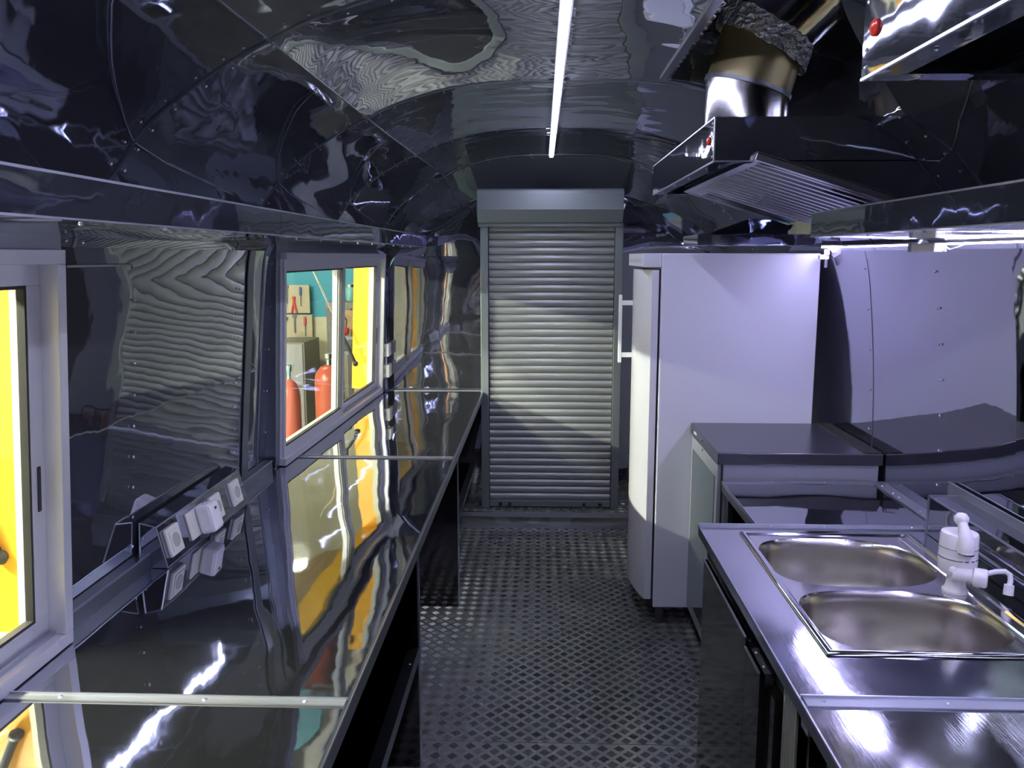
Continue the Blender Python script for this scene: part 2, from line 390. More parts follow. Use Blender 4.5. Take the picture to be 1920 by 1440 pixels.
# ------------------------------------------------------------------ windows
def window(name, A, B, z0, z1, leanx, stile, near_left=True):
    # A, B = (x, y) of the near and far end at sill level; the plane leans inward by leanx at the top
    A = Vector((*A, z0)); B = Vector((*B, z0)); L = (B-A).length; U = (B-A).normalized()
    V = (Vector((leanx, 0, z1-z0))).normalized(); H = Vector((leanx, 0, z1-z0)).length
    N = U.cross(V); N = N if N.x > 0 else -N           # into the room
    wnd = thing(name, None, None, tuple((A+B)/2), kind='structure')
    def bar(nm, m, u0, u1, v0, v1, d0, d1, par=wnd, bev=.0015):
        c = A + U*(u0+u1)/2 + V*(v0+v1)/2 + N*(d0+d1)/2
        return MB().obox(c, U*(u1-u0)/2, V*(v1-v0)/2, N*(d1-d0)/2).build(nm, m, par, bevel=bev)
    f = .030; fl0 = .012
    bar('flange', 'flange', -.04, L+.03, H-.005, H+.03, -.06, .008); bar('flange', 'flange', -.045, 0, -.0, H, -.06, .008); bar('flange', 'flange', -.045, L+.03, -.02, 0, -.06, .003)
    bar('flange', 'flange', L, L+.03, -.0, H, -.06, .008)
    bar('window_frame', 'alu', 0, L, 0, f, -.03, .035); bar('window_frame', 'alu', 0, L, H-f, H, -.03, .035)
    bar('window_frame', 'alu', 0, fl0, f, H-f, -.03, .012); bar('window_frame', 'alu', L-f, L, f, H-f, -.03, .035)
    bar('sill_track', 'strip', f, L-f, f, f+.008, .004, .012, bev=0)
    for (u0, u1, d, nm) in ((fl0, stile+.025, .010, 'near'), (stile-.025, L-f, -.018, 'far')):
        sw0 = .018 if nm == 'near' else .045; sw1 = .045
        sash = bar('sash', 'alu', u0, u1, f, f+.045, d-.012, d+.014)
        bar('sash_rail', 'alu', u0, u1, H-f-.045, H-f, d-.012, d+.014, sash)
        bar('sash_stile', 'alu', u0, u0+sw0, f+.045, H-f-.045, d-.012, d+.014, sash); bar('sash_stile', 'alu', u1-sw1, u1, f+.045, H-f-.045, d-.012, d+.014, sash)
        for q in ((u0+sw0, u1-sw1, f+.045, f+.052), (u0+sw0, u1-sw1, H-f-.052, H-f-.045), (u0+sw0, u0+sw0+.007, f+.052, H-f-.052), (u1-sw1-.007, u1-sw1, f+.052, H-f-.052)):
            bar('gasket', 'rubber', *q, d-.005, d+.012, sash, 0)
        bar('pane', 'glass', u0+sw0-.002, u1-sw1+.002, f+.043, H-f-.043, d-.002, d+.002, sash, 0)
        if nm == 'far':
            h0 = H*.42; c = A + U*(u1-sw1/2) + N*(d+.0145)
            MB().obox(c + V*h0, U*.006, V*.05, N*.002).build('handle_slot', 'rubber', sash, bevel=.005)
    # orange-painted reveal in the thickness of the trailer wall, outside the glass
    for q in ((0, L, H-.02, H), (0, .02, .02, H-.02), (L-.02, L, .02, H-.02)):
        bar('reveal_board', 'orange', *q, -.165, -.062, bev=0)
    bar('reveal_board', 'cream', 0, L, 0, .02, -.10, -.031, bev=0)
    for q in ((.02, .045, .02, H-.02), (L-.045, L-.02, .02, H-.02)): bar('reveal_bead', 'cream', *q, -.062, -.031, bev=0)
    return wnd, A, U, V, N, L, H
wn1 = window('window_1', (-1.095, W1[0]), (-1.095, W1[1]-.02), .885, 1.765, .055, .76)
wn2 = window('window_2', (-1.095, W2[0]+.03), (-1.045, W2[1]-.02), .885, 1.765, .040, .93)
# gas struts that hold the outer hatch open, one beyond each window
def strut(wn, u, lab):
    _, A, U, V, N, L, H = wn
    a = A + U*(u) + V*.20 - N*.11; b = A + U*(u-.05) + V*.77 - N*.37
    t_ = thing('gas_strut', lab, 'gas strut', tuple(a))
    m_ = a + (b-a)*.5
    MB().tube([a, m_], .011, 10).build('cylinder', 'rubber', t_, smooth=True)
    MB().tube([m_, b], .005, 8).build('rod', 'chrome', t_, smooth=True)
    MB().lathe(a, [(0,-.018),(.013,-.012),(.018,0),(.013,.012),(0,.018)], 12, (0,1,0)).build('ball_joint', 'rubber', t_, smooth=True)
strut(wn1, wn1[5]-.03, 'black gas strut joint against the yellow reveal of the nearest window')
strut(wn2, wn2[5]-.16, 'black gas strut slanting across the orange reveal of the far window')

# ------------------------------------------------------------------ left worktop
lw = thing('worktop', 'long mirror-polished steel worktop under the serving windows', 'worktop', (-.75, 2.6, .88))
def sheet(parent, x0, x1, y0, y1, zt, th, m, name='top_sheet'):
    def fn(u, v): return Vector((x0+(x1-x0)*u, y0+(y1-y0)*v, zt-th/2+.0008*math.sin(3*PI*u)*math.sin(5*PI*v)))
    return MB().grid(fn, 10, 24).build(name, m, parent, smooth=True, solid=th, fix=False)
for a, b in ((-.9, 1.507), (1.507, 3.50), (3.50, 5.345)):
    sheet(lw, -1.125 if b < 3 else -1.10 if b < 5 else -1.06, -.378, a, b-.002, .88, .004, 'top')
for y in (1.507, 3.50, 5.335):
    st = box('joint_strip', 'strip', lw, -1.12 if y < 3 else -1.05, -.38, y-.018, y+.004, .8805, .884)
    if y < 5: MB().box(-1.10, -.376, y+.002, y+.005, .88, .888).build('strip_edge', 'edge', st)
    rivets(st, [((x, y-.007, .884), (0,0,1)) for x in ((-.95,-.66,-.46) if y < 3 else (-.42,))], .005)
box('front_lip', 'flange', lw, -.380, -.374, -.9, 5.345, .835, .881); box('edge_bead', 'edge', lw, -.3745, -.3715, -.9, 5.345, .876, .8815)
box('back_upstand', 'flange', lw, -1.13, -1.095, 1.78, 3.26, .88, .925); box('upstand_edge', 'edge', lw, -1.097, -1.093, 1.78, 3.26, .921, .9255)
for y, in ((2.62,), (3.95,)):
    pp = box('support_panel', 'darkmirror', lw, -1.13, -.405, y, y+.004, .0, .876); box('panel_edge', 'edge', pp, -.409, -.402, y-.002, y+.008, .0, .876)
ls = thing('lower_shelf', 'dark steel shelf under the near part of the left worktop', 'shelf', (-.77, 1.0, .44))
box('shelf_board', 'darkmirror', ls, -1.13, -.44, -.8, 2.615, .425, .43); MB().hexa([(-.445,-.8,.42),(-.40,-.8,.42),(-.40,2.615,.42),(-.445,2.615,.42)], [(-.445,-.8,.432),(-.405,-.8,.448),(-.405,2.615,.448),(-.445,2.615,.432)]).build('front_lip', 'flange', ls)
rivets(ls, [((-.42, y, .443), (0,0,1)) for y in (1.2, 1.9, 2.5)], .004)
ls = thing('lower_shelf', 'dark steel shelf under the far end of the left worktop', 'shelf', (-.77, 4.6, .44))
box('shelf_board', 'darkmirror', ls, -1.09, -.44, 3.96, 5.18, .425, .43); box('front_lip', 'flange', ls, -.445, -.41, 3.96, 5.18, .42, .445)

# ------------------------------------------------------------------ overhead shelves
def tray(lab, segs, xi, zb, zt, side, endcap):
    t_ = thing('overhead_shelf', lab, 'shelf', (xi, segs[0][0], zb))
    for a, b in segs:
        def fn(u, v):
            y = a + (b-a)*u; sgn = -1 if side == 'L' else 1
            s = s_at(side, z=zb-.01); xw = P3(side, s, y).x - sgn*.004
            return Vector((xi*(1-v) + xw*v, y, zb - .012*v))
        MB().grid(fn, 8, 4).build('tray_bottom', 'hood', t_, smooth=True, solid=.003, fix=False)
        def fl_(u, v): return Vector((xi, a+.001 + (b-a-.002)*u, zb + (zt-zb)*v))
        MB().grid(fl_, 12, 2).build('front_lip', 'hood', t_, smooth=True, solid=.003, fix=False)
        box('lip_edge', 'edge', t_, xi-.0025, xi+.0025, a, b, zt-.001, zt+.003); box('lip_edge', 'edge', t_, xi-.0025, xi+.0025, a, b, zb-.003, zb)
        rivets(t_, [((xi + (-.06 if side == 'L' else .06), a + (b-a)*k/5 + .05, zb-.004), (0,0,-1)) for k in range(5)], .005)
    return t_
tray('long mirrored overhead tray shelf above the serving windows', [(-.8, .7), (.7, 2.24), (2.24, 3.7), (3.7, 5.07)], -.70, 1.806, 1.868, 'L', 1)
ts = tray('mirrored overhead tray shelf above the sink', [(-.6, .9), (.9, 2.56)], .81, 1.808, 1.875, 'R', 1)
MB().hexa([(.81,2.555,1.808),(1.215,2.555,1.797),(1.215,2.56,1.797),(.81,2.56,1.808)], [(.81,2.555,1.876),(1.18,2.555,1.83),(1.18,2.56,1.83),(.81,2.56,1.876)]).build('end_plate', 'hood', ts)

# ------------------------------------------------------------------ ceiling LED strip and wall LED strip
cl = thing('led_strip', 'white glowing strip light along the crown of the roof', 'light', (.054, 2.0, 2.32))
box('channel', 'edge', cl, .038, .070, -1.0, 4.90, 2.316, 2.322); box('diffuser', 'led', cl, .044, .064, -1.0, 4.90, 2.310, 2.316)
c2 = thing('led_strip', 'violet-white strip light on the right wall running from fridge to transformer', 'light', (1.235, 3.2, 1.78))
box('channel', 'edge', c2, 1.226, 1.246, 2.83, 3.72, 1.789, 1.795); box('diffuser', 'ledw', c2, 1.226, 1.240, 2.83, 3.72, 1.784, 1.789)
c3 = thing('led_strip', 'violet-white strip light on the right wall under the overhead shelf', 'light', (1.235, 1.2, 1.78))
box('channel', 'edge', c3, 1.226, 1.246, -.4, 2.60, 1.789, 1.795); box('diffuser', 'ledw', c3, 1.226, 1.240, -.4, 2.60, 1.784, 1.789)
jb = thing('transformer_box', 'small white transformer box between the two wall strip lights', 'electrical box', (1.22, 2.68, 1.75))
box('casing', 'plastic', jb, 1.195, 1.235, 2.60, 2.76, 1.762, 1.79, bevel=.004); box('end_cap', 'grey', jb, 1.197, 1.233, 2.76, 2.79, 1.763, 1.789, bevel=.002)
MB().tube([(1.23,2.60,1.776),(1.225,2.56,1.768),(1.23,2.52,1.776),(1.235,2.5,1.784)], .003, 6).build('cable', 'plastic', jb, smooth=True)
ck = thing('cable_clip', 'small clear plastic cable clip at the top corner of the fridge', 'clip', (1.245, 3.70, 1.76))
box('clip_body', 'plastic', ck, 1.215, 1.255, 3.70, 3.73, 1.735, 1.755, bevel=.003); box('clip_arm', 'plastic', ck, 1.238, 1.252, 3.69, 3.72, 1.755, 1.778, bevel=.002)
box('clip_tail', 'edge', ck, 1.24, 1.25, 3.705, 3.715, 1.70, 1.735)

# ------------------------------------------------------------------ extractor hoods
def hood(lab, y0, y1, x0=.471, xr=.95, zb=2.008, zt=2.122):
    h = thing('extractor_hood', lab, 'hood', (x0, y0, zb))
    def roofx(z, y): s = s_at('R', z=z+.01); return P3('R', s, y).x
    def face(nm, fn, n=10, m_=3): return MB().grid(fn, n, m_).build(nm, 'hood', h, smooth=True, solid=.003, fix=False)
    face('side_panel', lambda u, v: Vector((x0, y0+(y1-y0)*u, zb+(zt-zb)*v)))
    for yy in (y0, y1):
        face('end_panel', lambda u, v: Vector((x0+(roofx(zb+(zt-zb)*v, yy)+.035-x0)*u, yy, zb+(zt-zb)*v)))
    face('top_panel', lambda u, v: Vector((x0+(roofx(zt, y0)-x0)*u, y0+(y1-y0)*v, zt)))
    gp = [(.575, zb), (.60, zb-.012), (1.04, 1.884), (roofx(1.885, y0)+.03, 1.884), (roofx(1.93, y0)+.035, 1.93), (roofx(zb, y0)+.035, zb)]; MB().prism(gp, lambda x, z: (x, y0, z), lambda x, z: (x, y0+.003, z)).build('end_gusset', 'hood', h)
    for q in ((x0, x0+.045, y0, y1), (x0+.045, 1.02, y0, y0+.045), (x0+.045, 1.02, y1-.045, y1)):
        box('bottom_rim', 'hood', h, q[0], q[1], q[2], q[3], zb-.003, zb+.001)
    box('edge_bead', 'edge', h, x0-.003, x0+.001, y0-.002, y0+.003, zb, zt); box('edge_bead', 'edge', h, x0-.003, x0+.001, y0, y1, zb-.004, zb)
    box('edge_bead', 'edge', h, x0-.002, .575, y0-.003, y0, zb-.004, zb); box('edge_bead', 'edge', h, x0-.003, x0+.001, y0, y1, zt-.001, zt+.002)
    return h
h1 = hood('far mirrored extractor hood with duct, hanging over the cooler', 2.35, 3.60)
h2 = hood('near mirrored extractor hood at the upper right edge', -.3, 1.292)
for h, y in ((h1, 2.42), (h2, 1.247)):
    MB().lathe((.469, y, 2.068), [(.012,0),(.012,.003),(.008,.006),(0,.007)], 14, (-1,0,0)).build('indicator_lamp', 'lens', h, smooth=True)
    rivets(h, [((.469, y+(-.045 if y > 2 else .03), z), (-1,0,0)) for z in (2.02, 2.045, 2.11)] + [((.49, (2.35 if y > 2 else 0)+k, 2.004), (0,0,-1)) for k in (.2, .5, .8, 1.1)], .004)
def baffle(h, y0, y1, x0=.60, z0=2.01, x1=1.10, z1=1.815):
    d = Vector((x1-x0, 0, z1-z0)); L = d.length; d.normalize(); nrm = Vector((d.z, 0, -d.x)); nrm = nrm if nrm.z < 0 else -nrm
    A = Vector((x0, 0, z0)); f = MB()
    fr_ = MB()
    fr_.obox(A + d*.012 + Vector((0,(y0+y1)/2,0)), d*.012, Vector((0,(y1-y0)/2,0)), nrm*.008)
    fr_.obox(A + d*(L-.012) + Vector((0,(y0+y1)/2,0)), d*.012, Vector((0,(y1-y0)/2,0)), nrm*.008)
    fr_.obox(A + d*L/2 + Vector((0,y0+.012,0)), d*L/2, Vector((0,.012,0)), nrm*.009); fr_.obox(A + d*L/2 + Vector((0,y1-.012,0)), d*L/2, Vector((0,.012,0)), nrm*.009)
    fr = fr_.build('filter_frame', 'baffle', h, bevel=.001)
    MB().obox(A + d*L/2 + Vector((0,(y0+y1)/2,0)) - nrm*.012, d*(L/2), Vector((0,(y1-y0)/2,0)), nrm*.001).build('filter_back', 'tool', fr)
    nb = max(6, int((y1-y0-.04)/.064)); p = (y1-y0-.04)/nb; first = None
    for i in range(nb):                              # slats of the baffle filter, side by side along the trailer
        c = A + d*L/2 + Vector((0, y0+.02+p*(i+.5), 0))
        if first is None:
            yy = Vector((0, p*.5, 0)); b = MB(); ax = d*(L/2-.02)
            b.add([-yy*.8-ax, -yy*.3-ax+nrm*.008, yy*.3-ax+nrm*.008, yy*.8-ax, -yy*.8+ax, -yy*.3+ax+nrm*.008, yy*.3+ax+nrm*.008, yy*.8+ax], [(0,1,5,4),(1,2,6,5),(2,3,7,6),(0,3,2,1),(4,5,6,7),(3,0,4,7)])
            first = b.build('filter_slat', 'baffle', None); first.parent = fr; first.location = c - ORG[h.name]
        else: share(first, 'filter_slat', c - ORG[h.name], fr)
baffle(h1, 2.31, 3.45, .575, 2.015, 1.00, 1.882); baffle(h2, .1, 1.10, .60, 2.00, 1.02, 1.90)
sc = thing('hood_canopy', 'small sloping mirrored canopy just above the fridge corner', 'hood', (.62, 3.35, 1.79))
MB().hexa([(.62,3.36,1.79),(1.19,3.36,1.79),(1.19,3.70,1.79),(.62,3.70,1.79)], [(.62,3.36,1.835),(1.17,3.36,1.835),(1.17,3.70,1.835),(.62,3.70,1.835)]).build('rim', 'hood', sc, bevel=.002)
MB().hexa([(.66,3.40,1.836),(1.15,3.40,1.836),(1.15,3.68,1.836),(.66,3.68,1.836)], [(.85,3.5,1.90),(1.05,3.5,1.90),(1.05,3.6,1.90),(.85,3.6,1.90)]).build('sloping_cover', 'hood', sc)

# duct and its roof hatch
ht = thing('roof_hatch', 'dark square hatch recess in the roof around the exhaust duct', 'hatch', (.67, 2.1, 2.3))
ZH = 2.66
def hwall(nm, fn, m_='roof', n=14): return MB().grid(fn, n, 6).build(nm, m_, ht, smooth=True, solid=.003, fix=False)
def zr(x, y): return P3('R', s_at('R', x=x), y).z
hwall('recess_wall', lambda u, v: Vector((HX1, HY0+(HY1-HY0)*u, zr(HX1, 2)*(1-v)+ZH*v)))
for yy in (HY0, HY1): hwall('recess_wall', lambda u, v: Vector((HX0+(HX1-HX0)*u, yy, zr(HX0+(HX1-HX0)*u, yy)*(1-v)+ZH*v)))
hwall('recess_lid', lambda u, v: Vector((HX0+(HX1-HX0)*u, HY0+(HY1-HY0)*v, ZH)))
hwall('corrugated_wall', lambda u, v: Vector((HX0 + .012*abs(math.sin(u*PI*26)), HY0+(HY1-HY0)*u, (zr(HX0, 2)-.004)*(1-v)+ZH*v)), 'baffle', 130)
box('recess_rim', 'flange', ht, HX0-.022, HX0+.002, HY0, HY1, zr(HX0,2)-.006, zr(HX0,2)+.004)
# curved cover sheet filling the near corner of the hatch
def cov(u, v):
    y = 1.78 + .47*u; xr_ = HX1 + .01; xl = .60 + .33*u**1.3
    x = xl + (xr_-xl)*v; s = s_at('R', x=x); return P3('R', s, y)
MB().grid(cov, 10, 8).build('cover_sheet', 'roof', ht, smooth=True, solid=.003, fix=False)
def cov2(u, v):
    y = HY0 + (1.785-HY0)*u; x = .60 + (HX1+.01-.60)*v; s = s_at('R', x=x); return P3('R', s, y)
MB().grid(cov2, 6, 8).build('cover_sheet', 'roof', ht, smooth=True, solid=.003, fix=False)
dk = thing('exhaust_duct', 'round steel exhaust duct with tilted elbow and crumpled foil tape', 'duct', (.60, 2.47, 2.12))
c0 = Vector((.612, 2.60, 2.124)); R_ = .121
def cut_tube(p0, n0, p1, n1, r, m, name, seg=40):    # pipe piece whose ends are cut by two planes
    p0, p1, n0, n1 = Vector(p0), Vector(p1), Vector(n0).normalized(), Vector(n1).normalized(); ax = (p1-p0).normalized()
    u_ = ax.orthogonal().normalized(); v_ = ax.cross(u_); vs = []
    for k in range(seg):
        o_ = (u_*math.cos(2*PI*k/seg) + v_*math.sin(2*PI*k/seg))*r
        vs.append(p0 + o_ - ax*(o_.dot(n0)/ax.dot(n0)))
    for k in range(seg):
        o_ = (u_*math.cos(2*PI*k/seg) + v_*math.sin(2*PI*k/seg))*r
        vs.append(p1 + o_ - ax*(o_.dot(n1)/ax.dot(n1)))
    return MB().add(vs, [(k, (k+1)%seg, seg+(k+1)%seg, seg+k) for k in range(seg)]).build(name, m, dk, smooth=True, solid=.003)
e1 = Vector((.612,2.60,2.245)); t1 = Vector((.28,-.06,1)); e2 = Vector((.652,2.592,2.385)); t2 = Vector((.5,-.1,.9)); e3 = Vector((.80,2.57,2.53)); e4 = Vector((.935,2.56,2.56))
cut_tube(c0, (0,0,1), e1, t1, R_, 'duct', 'duct_pipe')
cut_tube(e1 - t1.normalized()*.006, t1, e1 + t1.normalized()*.006, t1, R_+.008, 'edge', 'duct_flange')
cut_tube(e1, t1, e2, t2, R_+.003, 'ductyellow', 'duct_elbow'); cut_tube(e2, t2, e3, (1,0,.3), R_+.003, 'duct', 'duct_elbow'); cut_tube(e3, (1,0,.3), e4, (1,0,0), R_+.003, 'duct', 'duct_elbow')
seg = 72; dd = t2.normalized(); uu = dd.orthogonal().normalized(); vv = dd.cross(uu); ax = (e2-e1).normalized(); vs = []
for i in range(9):
    for k in range(seg):
        q = 2*PI*k/seg; o_ = (uu*math.cos(q) + vv*math.sin(q)); o_ *= (R_ + .008 + .007*random.random())*(1 + .12*abs(o_.dot(Vector((.8,0,-.6)))))
        vs.append(e2 + ax*(-.035 + .07*(i/8) + .008*(random.random()-.5)) + o_)
MB().add(vs, [(i*seg+k, i*seg+(k+1)%seg, (i+1)*seg+(k+1)%seg, (i+1)*seg+k) for i in range(8) for k in range(seg)]).build('foil_tape', 'foil', dk)

# ------------------------------------------------------------------ refrigerator
fg = thing('refrigerator', 'tall white upright fridge facing the aisle beside the shutter', 'fridge', (.85, 4.07, 0))
box('body', 'white', fg, .54, 1.243, 3.77, 4.37, .09, 1.762, bevel=.006)
box('top_panel', 'door', fg, .455, .539, 3.772, 4.368, 1.70, 1.762, bevel=.004)
def dface(u, v): y = 3.776 + .588*u; return Vector((.498 - .045*math.sin(PI*u)**.8, y, .13 + 1.555*v))
b = MB(); pl = [(.53, 3.776)] + [(.500 - .048*math.sin(PI*k/16)**.8, 3.776+.588*k/16) for k in range(17)] + [(.53, 4.364)]
b.prism(pl, lambda x,y:(x,y,.13), lambda x,y:(x,y,1.688)); fd = b.build('door', 'door', fg, smooth=30)
box('gasket', 'rubber', fg, .531, .539, 3.79, 4.35, .14, 1.69)
hd = MB().box(.395, .412, 4.225, 4.25, 1.21, 1.555).build('handle', 'plastic', fd, bevel=.004)
for z in (1.25, 1.515): box('handle_mount', 'plastic', fd, .41, .465, 4.228, 4.247, z-.012, z+.012, bevel=.002)
MB().tube([(.512,3.772,1.40),(.512,3.769,1.40)], .006, 10).build('screw_cap', 'door', fd); MB().tube([(.512,3.772,1.17),(.512,3.769,1.17)], .006, 10).build('screw_cap', 'door', fd)
box('hinge', 'rubber', fg, .505, .54, 3.775, 3.80, .10, .128)
for x, y in ((.58,3.81),(1.2,3.81),(.58,4.33),(1.2,4.33)):
    MB().lathe((x,y,0), [(.020,0),(.020,.03),(.016,.032),(.022,.05),(.022,.09)], 16).build('foot', 'tool', fg, smooth=True)

# ------------------------------------------------------------------ under-counter cooler with black top
uc = thing('undercounter_cooler', 'low cooler with black slab top and dark glass door beside the fridge', 'cooler', (1.0, 3.47, 0))
box('body', 'grey', uc, .715, 1.32, 3.19, 3.765, .09, .944, bevel=.003)
tp = box('top', 'black', uc, .692, 1.328, 3.172, 3.768, .945, .992, bevel=.004)
for k in range(7): box('grille_bar', 'rubber', tp, 1.262+k*.009, 1.267+k*.009, 3.175, 3.765, .992, .996)
fd = box('door', 'grey', uc, .698, .714, 3.20, 3.762, .11, .935, bevel=.002)
box('door_glass', 'glassdoor', fd, .695, .699, 3.24, 3.72, .17, .88)
box('door_seal', 'rubber', uc, .712, .717, 3.185, 3.20, .10, .94); box('label_plate', 'plastic', tp, .6905, .6925, 3.62, 3.68, .962, .972)
MB().lathe((.698,3.50,.925), [(.007,0),(.007,.003),(0,.005)], 12, (-1,0,0)).build('lock', 'chrome', fd, smooth=True)
MB().lathe((.692,3.50,.968), [(.006,0),(.006,.003),(0,.005)], 12, (-1,0,0)).build('lock', 'chrome', tp, smooth=True)
for x, y in ((.75,3.23),(1.28,3.23),(.75,3.72),(1.28,3.72)): MB().lathe((x,y,0), [(.018,0),(.018,.09)], 12).build('foot', 'rubber', uc, smooth=True)

# ------------------------------------------------------------------ set-back worktop between sink unit and cooler
rw = thing('worktop', 'set-back mirrored worktop between the sink unit and the cooler', 'worktop', (1.0, 2.9, .88))
sheet(rw, .71, 1.33, 2.632, 3.165, .88, .004, 'top')
box('back_strip', 'strip', rw, .712, 1.33, 3.135, 3.168, .8805, .884); box('edge_bead', 'edge', rw, .7075, .7115, 2.632, 3.165, .868, .882)
box('front_lip', 'flange', rw, .709, .712, 2.632, 3.165, .84, .88); box('wall_strip', 'strip', rw, 1.285, 1.333, 2.60, 3.165, .881, .886)
rivets(rw, [((1.30, y, .886), (0,0,1)) for y in (2.7, 2.78, 2.95, 3.0, 3.1)] + [((x, 3.15, .884), (0,0,1)) for x in (.9, 1.1, 1.25)], .004)
box('side_panel', 'darkmirror', rw, .73, 1.33, 3.155, 3.162, .0, .876); box('corner_post', 'flange', rw, .722, .74, 3.10, 3.155, 0, .876)
box('corner_post', 'tool', rw, .722, .74, 2.66, 2.70, 0, .876)

# ------------------------------------------------------------------ sink worktop
sw = thing('worktop', 'brushed steel worktop holding the double sink', 'worktop', (.93, 1.6, .88))
TX0, TX1 = .520, 1.328
b = MB()
def ring_sheet(X0, X1, Y0, Y1, hx0, hx1, hy0, hy1, z0, z1):
    O = [(X0,Y0),(X1,Y0),(X1,Y1),(X0,Y1)]; I = [(hx0,hy0),(hx1,hy0),(hx1,hy1),(hx0,hy1)]
    vs = [(x,y,z) for z in (z1, z0) for (x,y) in O+I]; fs = []
    for k in range(4):
        n_ = (k+1) % 4
        fs += [(k,n_,4+n_,4+k), (8+k,12+k,12+n_,8+n_), (k,8+k,8+n_,n_), (4+k,4+n_,12+n_,12+k)]
    return vs, fs
SX0, SX1, SY0, SY1 = .632, 1.165, 1.733, 2.552
b.add(*ring_sheet(TX0, TX1, 1.552, 2.628, SX0+.02, SX1-.02, SY0+.012, SY1-.02, .876, .88)); b.build('top_sheet', 'steel', sw)
sheet(sw, TX0, TX1, -.4, 1.548, .88, .004, 'steel')
st = box('joint_strip', 'strip', sw, TX0+.004, TX1, 1.518, 1.556, .8805, .884); box('strip_edge', 'edge', st, TX0, TX1, 1.551, 1.555, .88, .888)
rivets(st, [((x, 1.536, .884), (0,0,1)) for x in (.56, .80, .98, 1.2)], .004)
box('end_strip', 'strip', sw, TX0, 1.24, 2.595, 2.630, .8805, .8845); box('edge_bead', 'edge', sw, TX0-.002, 1.24, 2.627, 2.631, .876, .886)
rivets(sw, [((x, 2.612, .8845), (0,0,1)) for x in (.75, .92, 1.2)], .004)
box('front_lip', 'flange', sw, TX0-.001, TX0+.002, -.4, 2.63, .846, .878); box('edge_bead', 'edge', sw, TX0-.0035, TX0, -.4, 2.63, .876, .8815)

# double sink
sk = thing('sink', 'double-bowl satin steel sink set into the right worktop', 'sink', (.9, 2.14, .885))
ym = 2.107; ZR = .8845
bowls = [(SY0, ym, 1.752, 2.096), (ym, SY1, 2.120, 2.500)]
NS = 64
def bowl_pt(q, y0, y1, k=1.0):                       # rounded outline, squarer at the aisle side
    cx, cy = .882, (y0+y1)/2; c, s_ = math.cos(q), math.sin(q)
    e = 3.5 if c < 0 else 2.5
    return cx + .232*k*math.copysign(abs(c)**(2/e), c), cy + (y1-y0)/2*k*math.copysign(abs(s_)**(2/e), s_)
def sq_pt(q, X0, X1, Y0, Y1):
    c, s_ = math.cos(q), math.sin(q); m_ = max(abs(c), abs(s_)); return (X0+X1)/2 + (X1-X0)/2*c/m_, (Y0+Y1)/2 + (Y1-Y0)/2*s_/m_
rim = MB()
ang = sorted(set([2*PI*k/NS for k in range(NS)] + [PI/4+PI/2*k for k in range(4)])); na = len(ang)
for (Y0, Y1, a, b_) in bowls:
    vs = [(*sq_pt(q, SX0+.022, SX1-.022, Y0+(.022 if Y0 == SY0 else 0), Y1-(.022 if Y1 == SY1 else 0)), ZR-.002) for q in ang] + [(*bowl_pt(q, a, b_, 1.0), ZR-.002) for q in ang] + [(*bowl_pt(q, a, b_, .985), ZR-.006) for q in ang]
    rim.add(vs, [(r*na+k, r*na+(k+1)%na, (r+1)*na+(k+1)%na, (r+1)*na+k) for r in (0,1) for k in range(na)])
rim.build('deck', 'sinkrim', sk, smooth=True)
def frame_ring(i, z): return [(SX0+i,SY0+i,z),(SX1-i,SY0+i,z),(SX1-i,SY1-i,z),(SX0+i,SY1-i,z)]
vs = []; lv = [(0,.8815),(.003,.8865),(.009,.8885),(.016,.8875),(.019,ZR-.003),(.023,ZR-.002)]
for i, z in lv: vs += frame_ring(i, z)
MB().add(vs, [(r*4+k, r*4+(k+1)%4, (r+1)*4+(k+1)%4, (r+1)*4+k) for r in range(len(lv)-1) for k in range(4)]).build('raised_rim', 'chrome', sk, smooth=50)
MB().tube([(SX1-.055, 2.50, ZR), (SX1-.055, 1.9, ZR), (SX1-.055, 1.78, ZR)], .005, 8).build('deck_ridge', 'sinkrim', sk, smooth=True)
for (Y0, Y1, a, b_) in bowls:
    m_ = MB(); lv = [(.985,-.006),(.965,-.012),(.945,-.03),(.925,-.09),(.90,-.135),(.85,-.155),(.72,-.163),(.35,-.166),(.10,-.168)]
    vs = [(*bowl_pt(q, a, b_, k), ZR+dz) for k, dz in lv for q in [2*PI*i/NS for i in range(NS)]]
    m_.add(vs, [(r*NS+k, r*NS+(k+1)%NS, (r+1)*NS+(k+1)%NS, (r+1)*NS+k) for r in range(len(lv)-1) for k in range(NS)])
    bw = m_.build('bowl', 'satin', sk, smooth=True)
    MB().lathe((.882, (a+b_)/2, ZR-.172), [(.045,0),(.045,.005),(.03,.003),(.028,-.01),(0,-.01)], 24).build('drain', 'chrome', bw, smooth=True)

# instant-heating tap
fx, fy = 1.087, 2.10
tpn = thing('water_heater_tap', 'white instant-heating electric tap standing on the sink', 'tap', (fx, fy, .885)); z = .883
MB().lathe((fx,fy,z), [(.032,0),(.032,.006),(.027,.010),(.024,.02),(.022,.045),(.026,.052)], 28).build('base', 'plastic', tpn, smooth=True)
MB().lathe((fx,fy,z+.05), [(.022,0),(.040,.004),(.046,.012),(.047,.045)], 32).build('body', 'plastic', tpn, smooth=50)
MB().lathe((fx,fy,z+.095), [(.0475,0),(.0475,.003)], 32).build('silver_ring', 'chrome', tpn, smooth=50)
MB().lathe((fx,fy,z+.098), [(.046,0),(.046,.024),(.0465,.024),(.0465,.0245)], 32).build('upper_body', 'plastic', tpn, smooth=50)
MB().lathe((fx,fy,z+.1225), [(.0468,0),(.0468,.002)], 32).build('silver_ring', 'chrome', tpn, smooth=50)
MB().lathe((fx,fy,z+.1245), [(.046,0),(.0455,.030),(.043,.036),(.030,.039),(0,.039)], 32).build('cap', 'plastic', tpn, smooth=50)
